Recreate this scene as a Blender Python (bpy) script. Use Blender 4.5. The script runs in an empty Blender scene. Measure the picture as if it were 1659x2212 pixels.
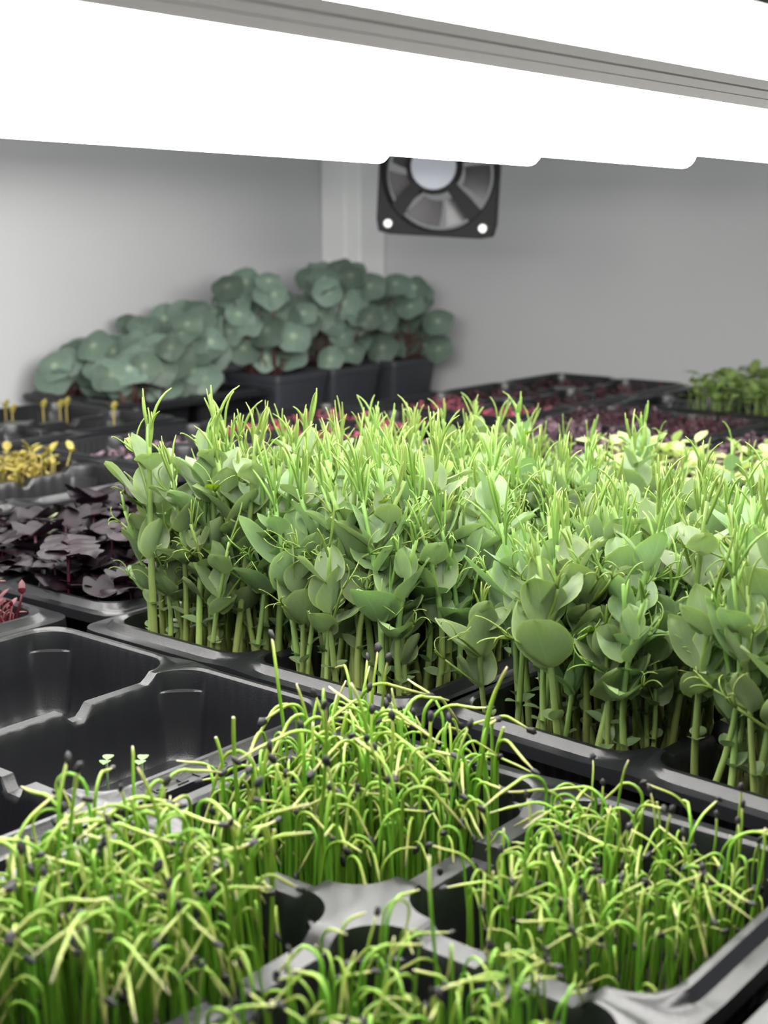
import bpy, math, random
import numpy as np
from math import sin, cos, pi, radians
from mathutils import Vector, Matrix, Euler

random.seed(7); rng = np.random.default_rng(7)
scene = bpy.context.scene
COL = scene.collection

# ------------------------------------------------------------------ camera, world, exposure
H = 0.28                                   # camera height above the tray rims (rims lie at z = 0)
PITCH = math.atan(651.0 / 3067.0)
CAM = Vector((1.7952 * H, -2.1200 * H, H))
cam_d = bpy.data.cameras.new('camera')
cam = bpy.data.objects.new('camera', cam_d)
COL.objects.link(cam)
cam.location = CAM
cam.rotation_euler = (pi / 2 - PITCH, 0, radians(39.38))
cam_d.sensor_fit = 'VERTICAL'
cam_d.sensor_height = 36.0
cam_d.sensor_width = 27.0
cam_d.lens = 3067.0 / 2212.0 * 36.0
cam_d.clip_start = 0.02
cam_d.dof.use_dof = True
cam_d.dof.focus_distance = 0.86
cam_d.dof.aperture_fstop = 10.5
scene.camera = cam

world = bpy.data.worlds.new('world')
scene.world = world
world.use_nodes = True
world.node_tree.nodes['Background'].inputs[0].default_value = (0.93, 0.97, 1.0, 1)
world.node_tree.nodes['Background'].inputs[1].default_value = 0.32
scene.view_settings.view_transform = 'Standard'
scene.view_settings.look = 'None'
scene.view_settings.gamma = 1.0
scene.view_settings.use_curve_mapping = False
scene.view_settings.exposure = 0.38
LAMP_POWER = 36.0

# pixel of the 1659x2212 photograph -> direction (unit depth along the camera axis)
RIGHT = Vector((cos(radians(39.38)), sin(radians(39.38)), 0))
FWDH = Vector((-sin(radians(39.38)), cos(radians(39.38)), 0))
FWD = FWDH * cos(PITCH) + Vector((0, 0, -sin(PITCH)))
UPV = FWDH * sin(PITCH) + Vector((0, 0, cos(PITCH)))
def ray(x, y):
    return FWD + RIGHT * ((x - 829.5) / 3067.0) + UPV * (-(y - 1106.0) / 3067.0)
def at_depth(x, y, d):
    return CAM + ray(x, y) * d

# ------------------------------------------------------------------ materials
def new_mat(name):
    m = bpy.data.materials.new(name)
    m.use_nodes = True
    nt = m.node_tree
    for n in list(nt.nodes):
        nt.nodes.remove(n)
    out = nt.nodes.new('ShaderNodeOutputMaterial')
    return m, nt, out

def principled(nt, col=(.5, .5, .5), rough=.5, spec=.5, metal=0.0):
    p = nt.nodes.new('ShaderNodeBsdfPrincipled')
    p.inputs['Base Color'].default_value = (*col, 1)
    p.inputs['Roughness'].default_value = rough
    p.inputs['Metallic'].default_value = metal
    p.inputs['Specular IOR Level'].default_value = spec
    return p

def simple_mat(name, col, rough=.5, spec=.5, metal=0.0, noise=0.0, scale=40.0, bump=0.0, bscale=200.0):
    m, nt, out = new_mat(name)
    p = principled(nt, col, rough, spec, metal)
    if noise > 0:
        tc = nt.nodes.new('ShaderNodeTexCoord')
        nz = nt.nodes.new('ShaderNodeTexNoise')
        nz.inputs['Scale'].default_value = scale
        nz.inputs['Detail'].default_value = 4
        nt.links.new(tc.outputs['Object'], nz.inputs['Vector'])
        mx = nt.nodes.new('ShaderNodeMix'); mx.data_type = 'RGBA'
        mx.inputs['A'].default_value = (*[c * (1 - noise) for c in col], 1)
        mx.inputs['B'].default_value = (*[min(1, c * (1 + noise)) for c in col], 1)
        nt.links.new(nz.outputs['Fac'], mx.inputs['Factor'])
        nt.links.new(mx.outputs['Result'], p.inputs['Base Color'])
    if bump > 0:
        tc2 = nt.nodes.new('ShaderNodeTexCoord')
        n2 = nt.nodes.new('ShaderNodeTexNoise')
        n2.inputs['Scale'].default_value = bscale
        nt.links.new(tc2.outputs['Object'], n2.inputs['Vector'])
        b = nt.nodes.new('ShaderNodeBump')
        b.inputs['Strength'].default_value = bump
        b.inputs['Distance'].default_value = 0.001
        nt.links.new(n2.outputs['Fac'], b.inputs['Height'])
        nt.links.new(b.outputs['Normal'], p.inputs['Normal'])
    nt.links.new(p.outputs[0], out.inputs[0])
    return m

def emit_mat(name, col, strength):
    m, nt, out = new_mat(name)
    e = nt.nodes.new('ShaderNodeEmission')
    e.inputs[0].default_value = (*col, 1)
    e.inputs[1].default_value = strength
    nt.links.new(e.outputs[0], out.inputs[0])
    return m

def ramp_node(nt, stops):
    r = nt.nodes.new('ShaderNodeValToRGB')
    cr = r.color_ramp
    cr.elements[0].position, cr.elements[0].color = stops[0][0], (*stops[0][1], 1)
    cr.elements[1].position, cr.elements[1].color = stops[-1][0], (*stops[-1][1], 1)
    for p_, c_ in stops[1:-1]:
        e = cr.elements.new(p_); e.color = (*c_, 1)
    return r

def plant_mat(name, stops, axis='Y', rough=.45, spec=.35, transl=.3, vein=None, edge=None, var=.18):
    """colour runs along the attribute 'tv' (x across -1..1, y along 0..1, z one random number for each plant)"""
    m, nt, out = new_mat(name)
    at = nt.nodes.new('ShaderNodeAttribute'); at.attribute_name = 'tv'
    sep = nt.nodes.new('ShaderNodeSeparateXYZ')
    nt.links.new(at.outputs['Vector'], sep.inputs[0])
    r = ramp_node(nt, stops)
    nt.links.new(sep.outputs[axis], r.inputs[0])
    col = r.outputs['Color']
    def math_(op, a, b=None):
        n = nt.nodes.new('ShaderNodeMath'); n.operation = op
        for i, v in enumerate((a, b)):
            if v is None: continue
            if isinstance(v, (int, float)): n.inputs[i].default_value = v
            else: nt.links.new(v, n.inputs[i])
        return n.outputs[0]
    def mix(fac, a, bcol):
        mx = nt.nodes.new('ShaderNodeMix'); mx.data_type = 'RGBA'
        nt.links.new(fac, mx.inputs['Factor'])
        nt.links.new(a, mx.inputs['A'])
        mx.inputs['B'].default_value = (*bcol, 1)
        return mx.outputs['Result']
    ax = math_('ABSOLUTE', sep.outputs['X'])
    if vein:
        s = math_('SUBTRACT', sep.outputs['Y'], math_('MULTIPLY', ax, .45))
        w = math_('SINE', math_('MULTIPLY', s, 2 * pi * 6.5))
        w = math_('POWER', math_('MAXIMUM', w, 0.0), 14.0)
        mid = math_('LESS_THAN', ax, .05)
        f = math_('MULTIPLY', math_('MAXIMUM', w, mid), .38)
        col = mix(f, col, vein)
    if edge:
        e = math_('POWER', math_('MINIMUM', ax, 1.0), 18.0)
        col = mix(math_('MULTIPLY', e, .8), col, edge)
    hsv = nt.nodes.new('ShaderNodeHueSaturation')
    nt.links.new(col, hsv.inputs['Color'])
    nt.links.new(math_('ADD', math_('MULTIPLY', sep.outputs['Z'], 2 * var), 1 - var), hsv.inputs['Value'])
    nt.links.new(math_('ADD', math_('MULTIPLY', sep.outputs['Z'], .03), .485), hsv.inputs['Hue'])
    p = principled(nt, rough=rough, spec=spec)
    nt.links.new(hsv.outputs[0], p.inputs['Base Color'])
    if transl > 0:
        t = nt.nodes.new('ShaderNodeBsdfTranslucent')
        g = nt.nodes.new('ShaderNodeHueSaturation')
        g.inputs['Saturation'].default_value = 1.25; g.inputs['Value'].default_value = 1.2
        nt.links.new(hsv.outputs[0], g.inputs['Color'])
        nt.links.new(g.outputs[0], t.inputs['Color'])
        ms = nt.nodes.new('ShaderNodeMixShader'); ms.inputs[0].default_value = transl
        nt.links.new(p.outputs[0], ms.inputs[1]); nt.links.new(t.outputs[0], ms.inputs[2])
        nt.links.new(ms.outputs[0], out.inputs[0])
    else:
        nt.links.new(p.outputs[0], out.inputs[0])
    return m

M = {}
M['tray'] = simple_mat('black_plastic', (.008, .0083, .0098), .31, .55, noise=.25, scale=30, bump=.12, bscale=900)
M['pot'] = simple_mat('charcoal_pot_plastic', (.040, .042, .050), .5, .5, noise=.2, scale=30)
M['soil'] = simple_mat('dark_soil', (.020, .016, .013), .9, .2, noise=.6, scale=220, bump=.8, bscale=500)
M['wall'] = simple_mat('pale_grey_wall', (.56, .564, .57), .7, .3, noise=.03, scale=6, bump=.1, bscale=300)
M['post'] = simple_mat('white_post', (.88, .885, .88), .5, .4, noise=.03, scale=9)
M['shelf'] = simple_mat('black_shelf', (.012, .012, .013), .6, .3, noise=.2, scale=20)
M['ceiling'] = simple_mat('grey_board', (.45, .43, .41), .7, .3, noise=.08, scale=12)
M['alu'] = simple_mat('anodised_housing', (.075, .072, .069), .5, .4, 0.0, noise=.05, scale=60)
M['cap'] = simple_mat('white_end_cap', (.75, .75, .75), .4, .5, noise=.03, scale=40)
M['diff'] = emit_mat('lit_diffuser', (1.0, .985, .95), LAMP_POWER)
M['fan'] = simple_mat('fan_black_metal', (.010, .0095, .012), .5, .15, noise=.2, scale=50)
M['blade'] = simple_mat('fan_blade_plastic', (.11, .107, .115), .35, .5, noise=.1, scale=50)
M['steel'] = simple_mat('bright_steel', (.50, .52, .50), .3, .5, .9, noise=.1, scale=80)
M['label'] = simple_mat('silver_blue_sticker', (.40, .44, .52), .4, .5, noise=.08, scale=30)
M['pea_stem'] = plant_mat('pea_stem_green', [(0, (.36, .36, .14)), (.3, (.23, .31, .085)), (.6, (.15, .235, .075)), (1, (.17, .28, .06))], rough=.45, transl=.15)
M['pea_leaf'] = plant_mat('pea_leaf_green', [(0, (.170, .235, .100)), (.5, (.145, .210, .098)), (1, (.160, .238, .082))], rough=.48, spec=.5, transl=.28, vein=(.19, .27, .155), edge=(.26, .38, .09))
M['pea_tip'] = plant_mat('pea_tendril_green', [(0, (.135, .22, .050)), (.6, (.175, .275, .052)), (1, (.24, .32, .075))], rough=.45, transl=.25)
M['chive'] = plant_mat('chive_green', [(0, (.115, .26, .022)), (.36, (.125, .275, .024)), (.55, (.19, .345, .036)), (.80, (.32, .44, .075)), (.95, (.46, .48, .18)), (1, (.60, .57, .38))], rough=.38, transl=.2, var=.22)
M['seed'] = simple_mat('black_seed_coat', (.012, .011, .012), .55, .4, noise=.5, scale=300)
M['radish'] = plant_mat('radish_purple', [(0, (.013, .003, .0065)), (.5, (.0072, .0032, .0062)), (1, (.0095, .005, .008))], rough=.48, spec=.26, transl=.1, var=.45)
M['radish_pale'] = plant_mat('radish_bronze_green', [(0, (.16, .14, .08)), (.6, (.14, .17, .08)), (1, (.22, .20, .13))], rough=.4, spec=.5, transl=.15, var=.35)
M['radish_stem'] = plant_mat('radish_magenta_stem', [(0, (.12, .025, .05)), (1, (.06, .008, .022))], rough=.4, transl=.1)
M['amar'] = plant_mat('amaranth_red', [(0, (.075, .005, .009)), (1, (.10, .008, .013))], rough=.45, transl=.15, var=.4)
M['amar_tip'] = plant_mat('amaranth_pink_tip', [(0, (.07, .008, .012)), (1, (.15, .05, .05))], rough=.45, transl=.2, var=.3)
M['mauve'] = plant_mat('mauve_seedling', [(0, (.27, .185, .225)), (1, (.29, .20, .245))], rough=.5, transl=.2, var=.4)
M['pink'] = plant_mat('pink_seedling', [(0, (.58, .16, .22)), (1, (.62, .18, .24))], rough=.5, transl=.25, var=.35)
M['wine'] = plant_mat('wine_red_seedling', [(0, (.115, .042, .054)), (1, (.125, .047, .059))], rough=.5, transl=.2, var=.45)
M['dkpurple'] = plant_mat('dark_purple_seedling', [(0, (.17, .108, .132)), (1, (.18, .115, .14))], rough=.5, transl=.2, var=.4)
M['pale'] = plant_mat('pale_green_cotyledon', [(0, (.45, .56, .21)), (1, (.48, .58, .24))], rough=.5, transl=.3, var=.3)
M['cress'] = plant_mat('cress_green', [(0, (.27, .39, .12)), (1, (.29, .41, .13))], rough=.5, transl=.3, var=.3)
M['yellow'] = plant_mat('yellow_seedling', [(0, (.35, .29, .082)), (1, (.36, .30, .084))], rough=.5, transl=.3, var=.3)
M['nast'] = plant_mat('nasturtium_grey_green', [(0, (.42, .48, .34)), (.16, (.21, .275, .205)), (.3, (.135, .195, .145)), (.8, (.115, .170, .130)), (1, (.15, .20, .16))], rough=.5, spec=.4, transl=.15, vein=(.24, .31, .25), var=.45)
M['nast_stem'] = plant_mat('nasturtium_brown_stem', [(0, (.09, .035, .035)), (1, (.15, .10, .07))], rough=.5, transl=.0)

# ------------------------------------------------------------------ mesh helpers
class MB:
    """collects vertices, faces, the tv attribute and a material index, and links them as ONE mesh"""
    def __init__(self):
        self.v = []; self.f = []; self.t = []; self.m = []; self.n = 0
    def add(self, verts, faces, tv=None, mat=0):
        verts = np.asarray(verts, float)
        if tv is None: tv = np.zeros((len(verts), 3))
        b = self.n
        self.v.append(verts); self.t.append(np.asarray(tv, float))
        self.f.extend([tuple(i + b for i in q) for q in faces])
        self.m.extend([mat] * len(faces))
        self.n += len(verts)
    def merge(self, other, rot=None, loc=(0, 0, 0), z=None, mat=None):
        V = np.concatenate(other.v)
        if rot is not None: V = V @ rot.T
        V = V + np.asarray(loc)
        T = np.concatenate(other.t).copy()
        if z is not None: T[:, 2] = z
        b = self.n
        self.v.append(V); self.t.append(T)
        self.f.extend([tuple(i + b for i in q) for q in other.f])
        self.m.extend(other.m if mat is None else [mat] * len(other.f))
        self.n += len(V)
    def mesh(self, name, mats, smooth=True, sharp=None):
        me = bpy.data.meshes.new(name)
        V = np.concatenate(self.v)
        me.from_pydata(V.tolist(), [], self.f)
        a = me.attributes.new('tv', 'FLOAT_VECTOR', 'POINT')
        a.data.foreach_set('vector', np.concatenate(self.t).astype(np.float32).ravel())
        for mt in mats: me.materials.append(mt)
        if len(mats) > 1: me.polygons.foreach_set('material_index', self.m)
        me.polygons.foreach_set('use_smooth', [smooth] * len(me.polygons))
        me.update()
        if sharp is not None: me.set_sharp_from_angle(angle=radians(sharp))
        return me

def link(name, data, parent=None, loc=None, rot=None, scale=None):
    o = bpy.data.objects.new(name, data)
    COL.objects.link(o)
    if parent is not None: o.parent = parent
    if loc is not None: o.location = loc
    if rot is not None: o.rotation_euler = rot
    if scale is not None: o.scale = (scale, scale, scale)
    return o
def tag(o, label=None, cat=None, group=None, kind=None):
    if label: o['label'] = label
    if cat: o['category'] = cat
    if group: o['group'] = group
    if kind: o['kind'] = kind
    return o

def tube(mb, pts, rad, sides=6, mat=0, z=0.5, t0=0.0, t1=1.0, cap=True):
    P = np.asarray(pts, float); n = len(P)
    R = np.full(n, rad) if np.isscalar(rad) else np.asarray(rad, float)
    T = np.gradient(P, axis=0); T /= np.linalg.norm(T, axis=1)[:, None] + 1e-12
    a = np.array([1., 0, 0]) if abs(T[0][0]) < .8 else np.array([0, 1., 0])
    N = np.cross(T[0], a); N /= np.linalg.norm(N)
    ang = np.arange(sides) * 2 * pi / sides
    V = []; tv = []
    for i in range(n):
        N = N - T[i] * (N @ T[i]); N /= np.linalg.norm(N) + 1e-12
        B = np.cross(T[i], N)
        V.append(P[i] + R[i] * (np.cos(ang)[:, None] * N + np.sin(ang)[:, None] * B))
        tt = t0 + (t1 - t0) * i / (n - 1)
        tv += [(0, tt, z)] * sides
    V = np.concatenate(V)
    F = []
    for i in range(n - 1):
        for j in range(sides):
            k = (j + 1) % sides
            F.append((i * sides + j, i * sides + k, (i + 1) * sides + k, (i + 1) * sides + j))
    if cap:
        F.append(tuple(range(sides - 1, -1, -1)))
        F.append(tuple((n - 1) * sides + j for j in range(sides)))
    mb.add(V, F, tv, mat)

def rotm(ax, a):
    return np.array(Matrix.Rotation(a, 3, ax))
def frame(d, up):
    """3x3 with columns side, d (along), normal"""
    d = np.asarray(d, float); d /= np.linalg.norm(d)
    up = np.asarray(up, float); up = up - d * (up @ d); up /= np.linalg.norm(up) + 1e-9
    s = np.cross(d, up)
    return np.stack([s, d, up], 1)

def box(mb, c, s, mat=0, R=None):
    c = np.asarray(c, float); s = np.asarray(s, float) / 2
    V = np.array([(x, y, z) for x in (-1, 1) for y in (-1, 1) for z in (-1, 1)], float) * s
    if R is not None: V = V @ R.T
    mb.add(V + c, [(0, 1, 3, 2), (4, 6, 7, 5), (0, 4, 5, 1), (2, 3, 7, 6), (0, 2, 6, 4), (1, 5, 7, 3)], None, mat)

def bevel_box(mb, x0, x1, y0, y1, z0, z1, b, mat=0):
    """box with chamfered vertical and top edges"""
    loops = []
    for z, i in ((z0, 0), (z1 - b, 0), (z1, b)):
        xa, xb, ya, yb = x0 + i, x1 - i, y0 + i, y1 - i
        loops.append([(xa + b, ya, z), (xb - b, ya, z), (xb, ya + b, z), (xb, yb - b, z), (xb - b, yb, z), (xa + b, yb, z), (xa, yb - b, z), (xa, ya + b, z)])
    V = [p for l in loops for p in l]
    F = []
    for r in range(2):
        for j in range(8):
            k = (j + 1) % 8
            F.append((r * 8 + j, r * 8 + k, (r + 1) * 8 + k, (r + 1) * 8 + j))
    F.append(tuple(range(7, -1, -1))); F.append(tuple(16 + j for j in range(8)))
    mb.add(V, F, None, mat)

# ------------------------------------------------------------------ the setting
Z_SHELF = -0.060
U_WALL, V_WALL = -4.90 * H, 5.62 * H
Z_CEIL = 0.42
def struct(name, mb, mat, **k):
    o = link(name, mb.mesh(name, [mat], smooth=False, **k))
    o['kind'] = 'structure'
    return o
mb = MB(); box(mb, ((U_WALL + 1.4) / 2, (V_WALL - 1.2) / 2, Z_SHELF - .01), (1.4 - U_WALL, V_WALL + 1.2, .02))
tag(struct('floor', mb, M['shelf']), 'black shelf surface that the growing trays stand on', 'shelf')
mb = MB(); box(mb, (U_WALL - .01, (V_WALL - 1.2) / 2, (Z_CEIL + Z_SHELF) / 2 + .04), (.02, V_WALL + 1.2 + .04, Z_CEIL - Z_SHELF + .12))
tag(struct('wall_left', mb, M['wall']), 'pale grey wall behind the round-leaved plants', 'wall')
mb = MB(); box(mb, ((U_WALL + 1.4) / 2, V_WALL + .01, (Z_CEIL + Z_SHELF) / 2 + .04), (1.4 - U_WALL, .02, Z_CEIL - Z_SHELF + .12))
tag(struct('wall_right', mb, M['wall']), 'pale grey wall behind the hanging fan', 'wall')
# white boxed corner post between the two walls
mb = MB()
pu0, pu1, pv0 = U_WALL + .0005, -4.545 * H, 5.345 * H
bevel_box(mb, pu0, pu1, pv0, V_WALL - .0005, Z_SHELF, Z_CEIL + .05, .003)
post = struct('trim_1', mb, M['post'])
tag(post, 'white boxed corner post rising between the two walls', 'post')
mb = MB(); bevel_box(mb, pu0 + .030, pu1 - .034, pv0 - .004, pv0 + .001, Z_SHELF, Z_CEIL + .05, .002)
link('cover_strip', mb.mesh('cover_strip', [M['post']], smooth=False), post)

# ------------------------------------------------------------------ lamps
LB = Vector((.039, .999, -.0188)).normalized()          # along the tubes
LA = Vector((.9994, -.0054, -.0339)).normalized()       # across the tubes
LN = LA.cross(LB).normalized()
ZL = 0.042                                              # underside of the diffusers above the camera
LV0, LV1 = 0.13, 1.35
def lamp_profile(kind):
    if kind == 'diff':
        return [(.0135 * cos(a), .017 - .017 * sin(a)) for a in np.linspace(0, pi, 13)]
    pr = [(-.0150, .0165), (-.0150, .0215), (-.0138, .0222), (-.0138, .0262), (-.0150, .0270), (-.0150, .0330), (-.0138, .0337), (-.0138, .0385), (-.0150, .0392), (-.0150, .047)]
    return pr + [(-x, y) for x, y in reversed(pr)]
def extrude(prof, v0, v1, ends=True, round_end=0.0):
    mb = MB()
    st = [(v0, 1.0)]
    if round_end:
        st = [(v0 + round_end * (1 - cos(a)), max(.02, sin(a))) for a in np.linspace(0, pi / 2, 6)] + [(v1 - round_end * (1 - cos(a)), max(.02, sin(a))) for a in np.linspace(pi / 2, 0, 6)]
    else:
        st = [(v0, 1.), (v1, 1.)]
    n = len(prof); V = []
    zt = max(p[1] for p in prof)
    for v, s in st:
        for x, z in prof: V.append((x * s, v, zt + (z - zt) * s))
    F = []
    for i in range(len(st) - 1):
        for j in range(n):
            k = (j + 1) % n
            F.append((i * n + j, (i + 1) * n + j, (i + 1) * n + k, i * n + k))
    F.append(tuple(range(n))); F.append(tuple((len(st) - 1) * n + j for j in range(n - 1, -1, -1)))
    mb.add(V, F)
    return mb
L = LV1 - LV0
diff_me = extrude(lamp_profile('diff'), 0, L, round_end=.014)
diff_bright = diff_me.mesh('diffuser', [M['diff']], sharp=50)
body_me = extrude(lamp_profile('body'), .006, L - .006).mesh('housing', [M['alu']], smooth=False)
cap_mes = [extrude([(-.0155, .016), (.0155, .016), (.0155, .0475), (-.0155, .0475)], v0, v1).mesh('end_cap', [M['cap']], smooth=False)
           for v0, v1 in ((-.002, .006), (L - .006, L + .002))]
lamp_rot = Matrix((LB.cross(LN), LB, LN)).transposed()
lamp_words = ['outermost tube lamp of the row, above the outer rim of the chive tray',
              'second tube lamp counted from the outermost, its ridged grey housing in view',
              'third tube lamp counted from the outermost of the row',
              'bright tube lamp whose rounded end stops clear of the fan',
              'bright tube lamp whose end stops over the fan',
              'bright tube lamp closest to the pale wall, ending before the corner post']
for i, lu in enumerate((-.222, -.415, -.580, -.762, -.950, -1.165)):
    base = CAM + LA * lu + LB * LV0 + LN * ZL
    r = link('tube_lamp', None)
    r.matrix_world = Matrix.Translation(base) @ lamp_rot.to_4x4()
    tag(r, lamp_words[i], 'lamp', 'tube lamps over the trays')
    link('diffuser', diff_bright, r)
    ho = link('housing', body_me, r)
    for c_ in cap_mes: link('end_cap', c_, ho)
# the board the lamps are fixed to (underside of the shelf above)
mb = MB(); box(mb, (0, 0, 0), (1.8, 2.3, .015))
ceil_o = struct('ceiling', mb, M['ceiling'])
cc = CAM + LA * (-.63) + LB * .55 + LN * (ZL + .047 + .0070)
ceil_o.matrix_world = Matrix.Translation(cc) @ lamp_rot.to_4x4()
tag(ceil_o, 'underside of the shelf board that carries the lamps', 'board')

# ------------------------------------------------------------------ trays
TRAYS = {}
def smooth(x): x = min(1, max(0, x)); return x * x * (3 - 2 * x)
CACHE = {}
def tray_meshes(nx, ny, W, Ln, depth, RW, DW):
    key = (nx, ny, round(W, 4), round(Ln, 4), depth, RW, DW)
    if key in CACHE: return CACHE[key]
    r, K, S = .021, 9, 33
    px, py = (W - 2 * RW + 2 * DW) / nx, (Ln - 2 * RW + 2 * DW) / ny
    rim = MB(); cups = []; cells = []
    TR = [(0, 0), (.10, .0016), (.30, .0016), (.42, -.0012), (.52, -.0032), (1.0, -.0032)]
    for ix in range(nx):
        for iy in range(ny):
            ox0 = -W / 2 + RW - DW + ix * px; oy0 = -Ln / 2 + RW - DW + iy * py
            x0, x1, y0, y1 = ox0, ox0 + px, oy0, oy0 + py
            a0, a1, b0, b1 = x0 + DW, x1 - DW, y0 + DW, y1 - DW
            oX0, oX1, oY0, oY1 = ix == 0, ix == nx - 1, iy == 0, iy == ny - 1
            if oX0: x0 = -W / 2
            if oX1: x1 = W / 2
            if oY0: y0 = -Ln / 2
            if oY1: y1 = Ln / 2
            pts = []                                  # (px, py, tx, ty, wo, dip, phi, skirt)
            corners = [(a1, b1, 1, 1, x1, y1, oX1, oY1), (a0, b1, -1, 1, x0, y1, oX0, oY1), (a0, b0, -1, -1, x0, y0, oX0, oY0), (a1, b0, 1, -1, x1, y0, oX1, oY0)]
            for q, (ca, cb, sx, sy, X, Y, ox, oy) in enumerate(corners):
                ccx, ccy = ca - sx * r, cb - sy * r
                for k in range(K):
                    f = k / (K - 1)
                    phi = f * pi / 2
                    th = phi + q * pi / 2
                    p = (ccx + r * cos(th), ccy + r * sin(th))
                    # the L-shaped path round the corner; q even starts on the x side
                    startx = (q % 2 == 0)
                    g = f if startx else 1 - f
                    if g <= .5: t = (X, ccy + (Y - ccy) * (g / .5))
                    else: t = (X + (ccx - X) * ((g - .5) / .5), Y)
                    if ox and oy:
                        Ro = .016
                        dx, dy = t[0] - (X - sx * Ro), t[1] - (Y - sy * Ro)
                        if dx * sx > 0 and dy * sy > 0:
                            dd = math.hypot(dx, dy)
                            t = (X - sx * Ro + dx / dd * Ro, Y - sy * Ro + dy / dd * Ro)
                    wx, wy = float(ox), float(oy)
                    wo = wx * (1 - g) + wy * g
                    sk = (ox and g <= .5) or (oy and g >= .5)
                    pts.append((p[0], p[1], t[0], t[1], wo, 0.0, .0036 * sin(2 * phi) + 1e-9, sk, cos(th), sin(th)))
                nq = corners[(q + 1) % 4]
                e = (ccx + r * cos(pi / 2 + q * pi / 2), ccy + r * sin(pi / 2 + q * pi / 2))
                s2 = (nq[0] - nq[2] * r + r * cos((q + 1) * pi / 2), nq[1] - nq[3] * r + r * sin((q + 1) * pi / 2))
                horiz = (q % 2 == 0)                  # side runs along x
                out = (corners[q][7] if horiz else corners[q][6])
                ln = math.hypot(s2[0] - e[0], s2[1] - e[1])
                for k in range(1, S + 1):
                    f = k / (S + 1)
                    p = (e[0] + (s2[0] - e[0]) * f, e[1] + (s2[1] - e[1]) * f)
                    t = (p[0], corners[q][5]) if horiz else (corners[q][4], p[1])
                    dip = 0.0
                    if not out:
                        d = min(f, 1 - f) * ln
                        dip = -.0055 * smooth(d / .0065)
                        c = abs(f - .5) * ln
                        dip -= .0075 * smooth((.0095 - c) / .0040)
                    rib = .0006 if k % 4 == 0 else 0.0
                    pts.append((p[0], p[1], t[0], t[1], float(out), dip, -rib, out, cos(pi / 2 + q * pi / 2), sin(pi / 2 + q * pi / 2)))
            n = len(pts)
            V = []
            for (t, zo) in TR:
                for (p0, p1, t0, t1, wo, dip, ph, sk, nx_, ny_) in pts:
                    V.append((p0 + (t0 - p0) * t, p1 + (t1 - p1) * t, zo * wo + dip))
            for (p0, p1, t0, t1, wo, dip, ph, sk, nx_, ny_) in pts:
                d = np.array([t0 - p0, t1 - p1]); d /= np.linalg.norm(d) + 1e-9
                V.append((t0 + d[0] * .0007, t1 + d[1] * .0007, -.0100))
            F = []
            for i in range(len(TR) - 1):
                for j in range(n):
                    k = (j + 1) % n
                    F.append((i * n + j, i * n + k, (i + 1) * n + k, (i + 1) * n + j))
            i = len(TR) - 1
            for j in range(n):
                k = (j + 1) % n
                if pts[j][7] and pts[k][7]:
                    F.append((i * n + j, i * n + k, (i + 1) * n + k, (i + 1) * n + j))
            rim.add(V, F)
            # the cup
            cxm, cym = (a0 + a1) / 2, (b0 + b1) / 2
            rows = [(0, 0), (-.0025, .0007), (-.0120, .0015), (-.0128, .0017), (-.030, .0035), (-depth + .004, .0062), (-depth, .0090)]
            V = []
            for ri, (z, ins) in enumerate(rows):
                for (p0, p1, t0, t1, wo, dip, ph, sk, nx_, ny_) in pts:
                    led = ph if (ph > 0 and ri >= 3) else 0.0
                    rb = -ph if (ph < 0 and ri >= 1) else 0.0
                    I = ins + led + rb
                    zz = dip if ri == 0 else min(z, dip - .0012 * ri)
                    V.append((p0 - nx_ * I, p1 - ny_ * I, zz))
            F = []
            for i in range(len(rows) - 1):
                for j in range(n):
                    k = (j + 1) % n
                    F.append((i * n + j, (i + 1) * n + j, (i + 1) * n + k, i * n + k))
            F.append(tuple((len(rows) - 1) * n + j for j in range(n)))
            cup = MB(); cup.add(V, F); cups.append(cup)
            cells.append((cxm, cym, (a1 - a0) / 2, (b1 - b0) / 2, ix, iy))
    CACHE[key] = (rim, cups, cells)
    return CACHE[key]

MESH = {}
def tray(key, u0, u1, v0, v1, nx, ny, label, rot=0.0, z=0.0, depth=.055, mat='tray', group='black cell trays', RW=.0165, DW=.0050):
    W, Ln = round((u1 - u0) * H, 4), round((v1 - v0) * H, 4)
    rim, cups, cells = tray_meshes(nx, ny, W, Ln, depth, RW, DW)
    mk = (nx, ny, W, Ln, depth, mat, RW, DW)
    if mk not in MESH:
        MESH[mk] = (rim.mesh('rim', [M[mat]], sharp=40), [c.mesh('cell', [M[mat]], sharp=40) for c in cups])
    rm, cm = MESH[mk]
    r = link('seedling_tray', None, loc=((u0 + u1) / 2 * H, (v0 + v1) / 2 * H, z), rot=(0, 0, rot))
    tag(r, label, 'tray', group)
    link('rim', rm, r)
    for c in cm: link('cell', c, r)
    TRAYS[key] = dict(o=r, cells=cells, c=np.array([(u0 + u1) / 2 * H, (v0 + v1) / 2 * H, z]), R=rotm('Z', rot), z=z)
    return r
def cell_of(key, ix, iy):
    for c in TRAYS[key]['cells']:
        if c[4] == ix and c[5] == iy: return c
def in_tray(key, x, y, z=0.0):
    t = TRAYS[key]
    return t['c'] + t['R'] @ np.array([x, y, z])

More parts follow.
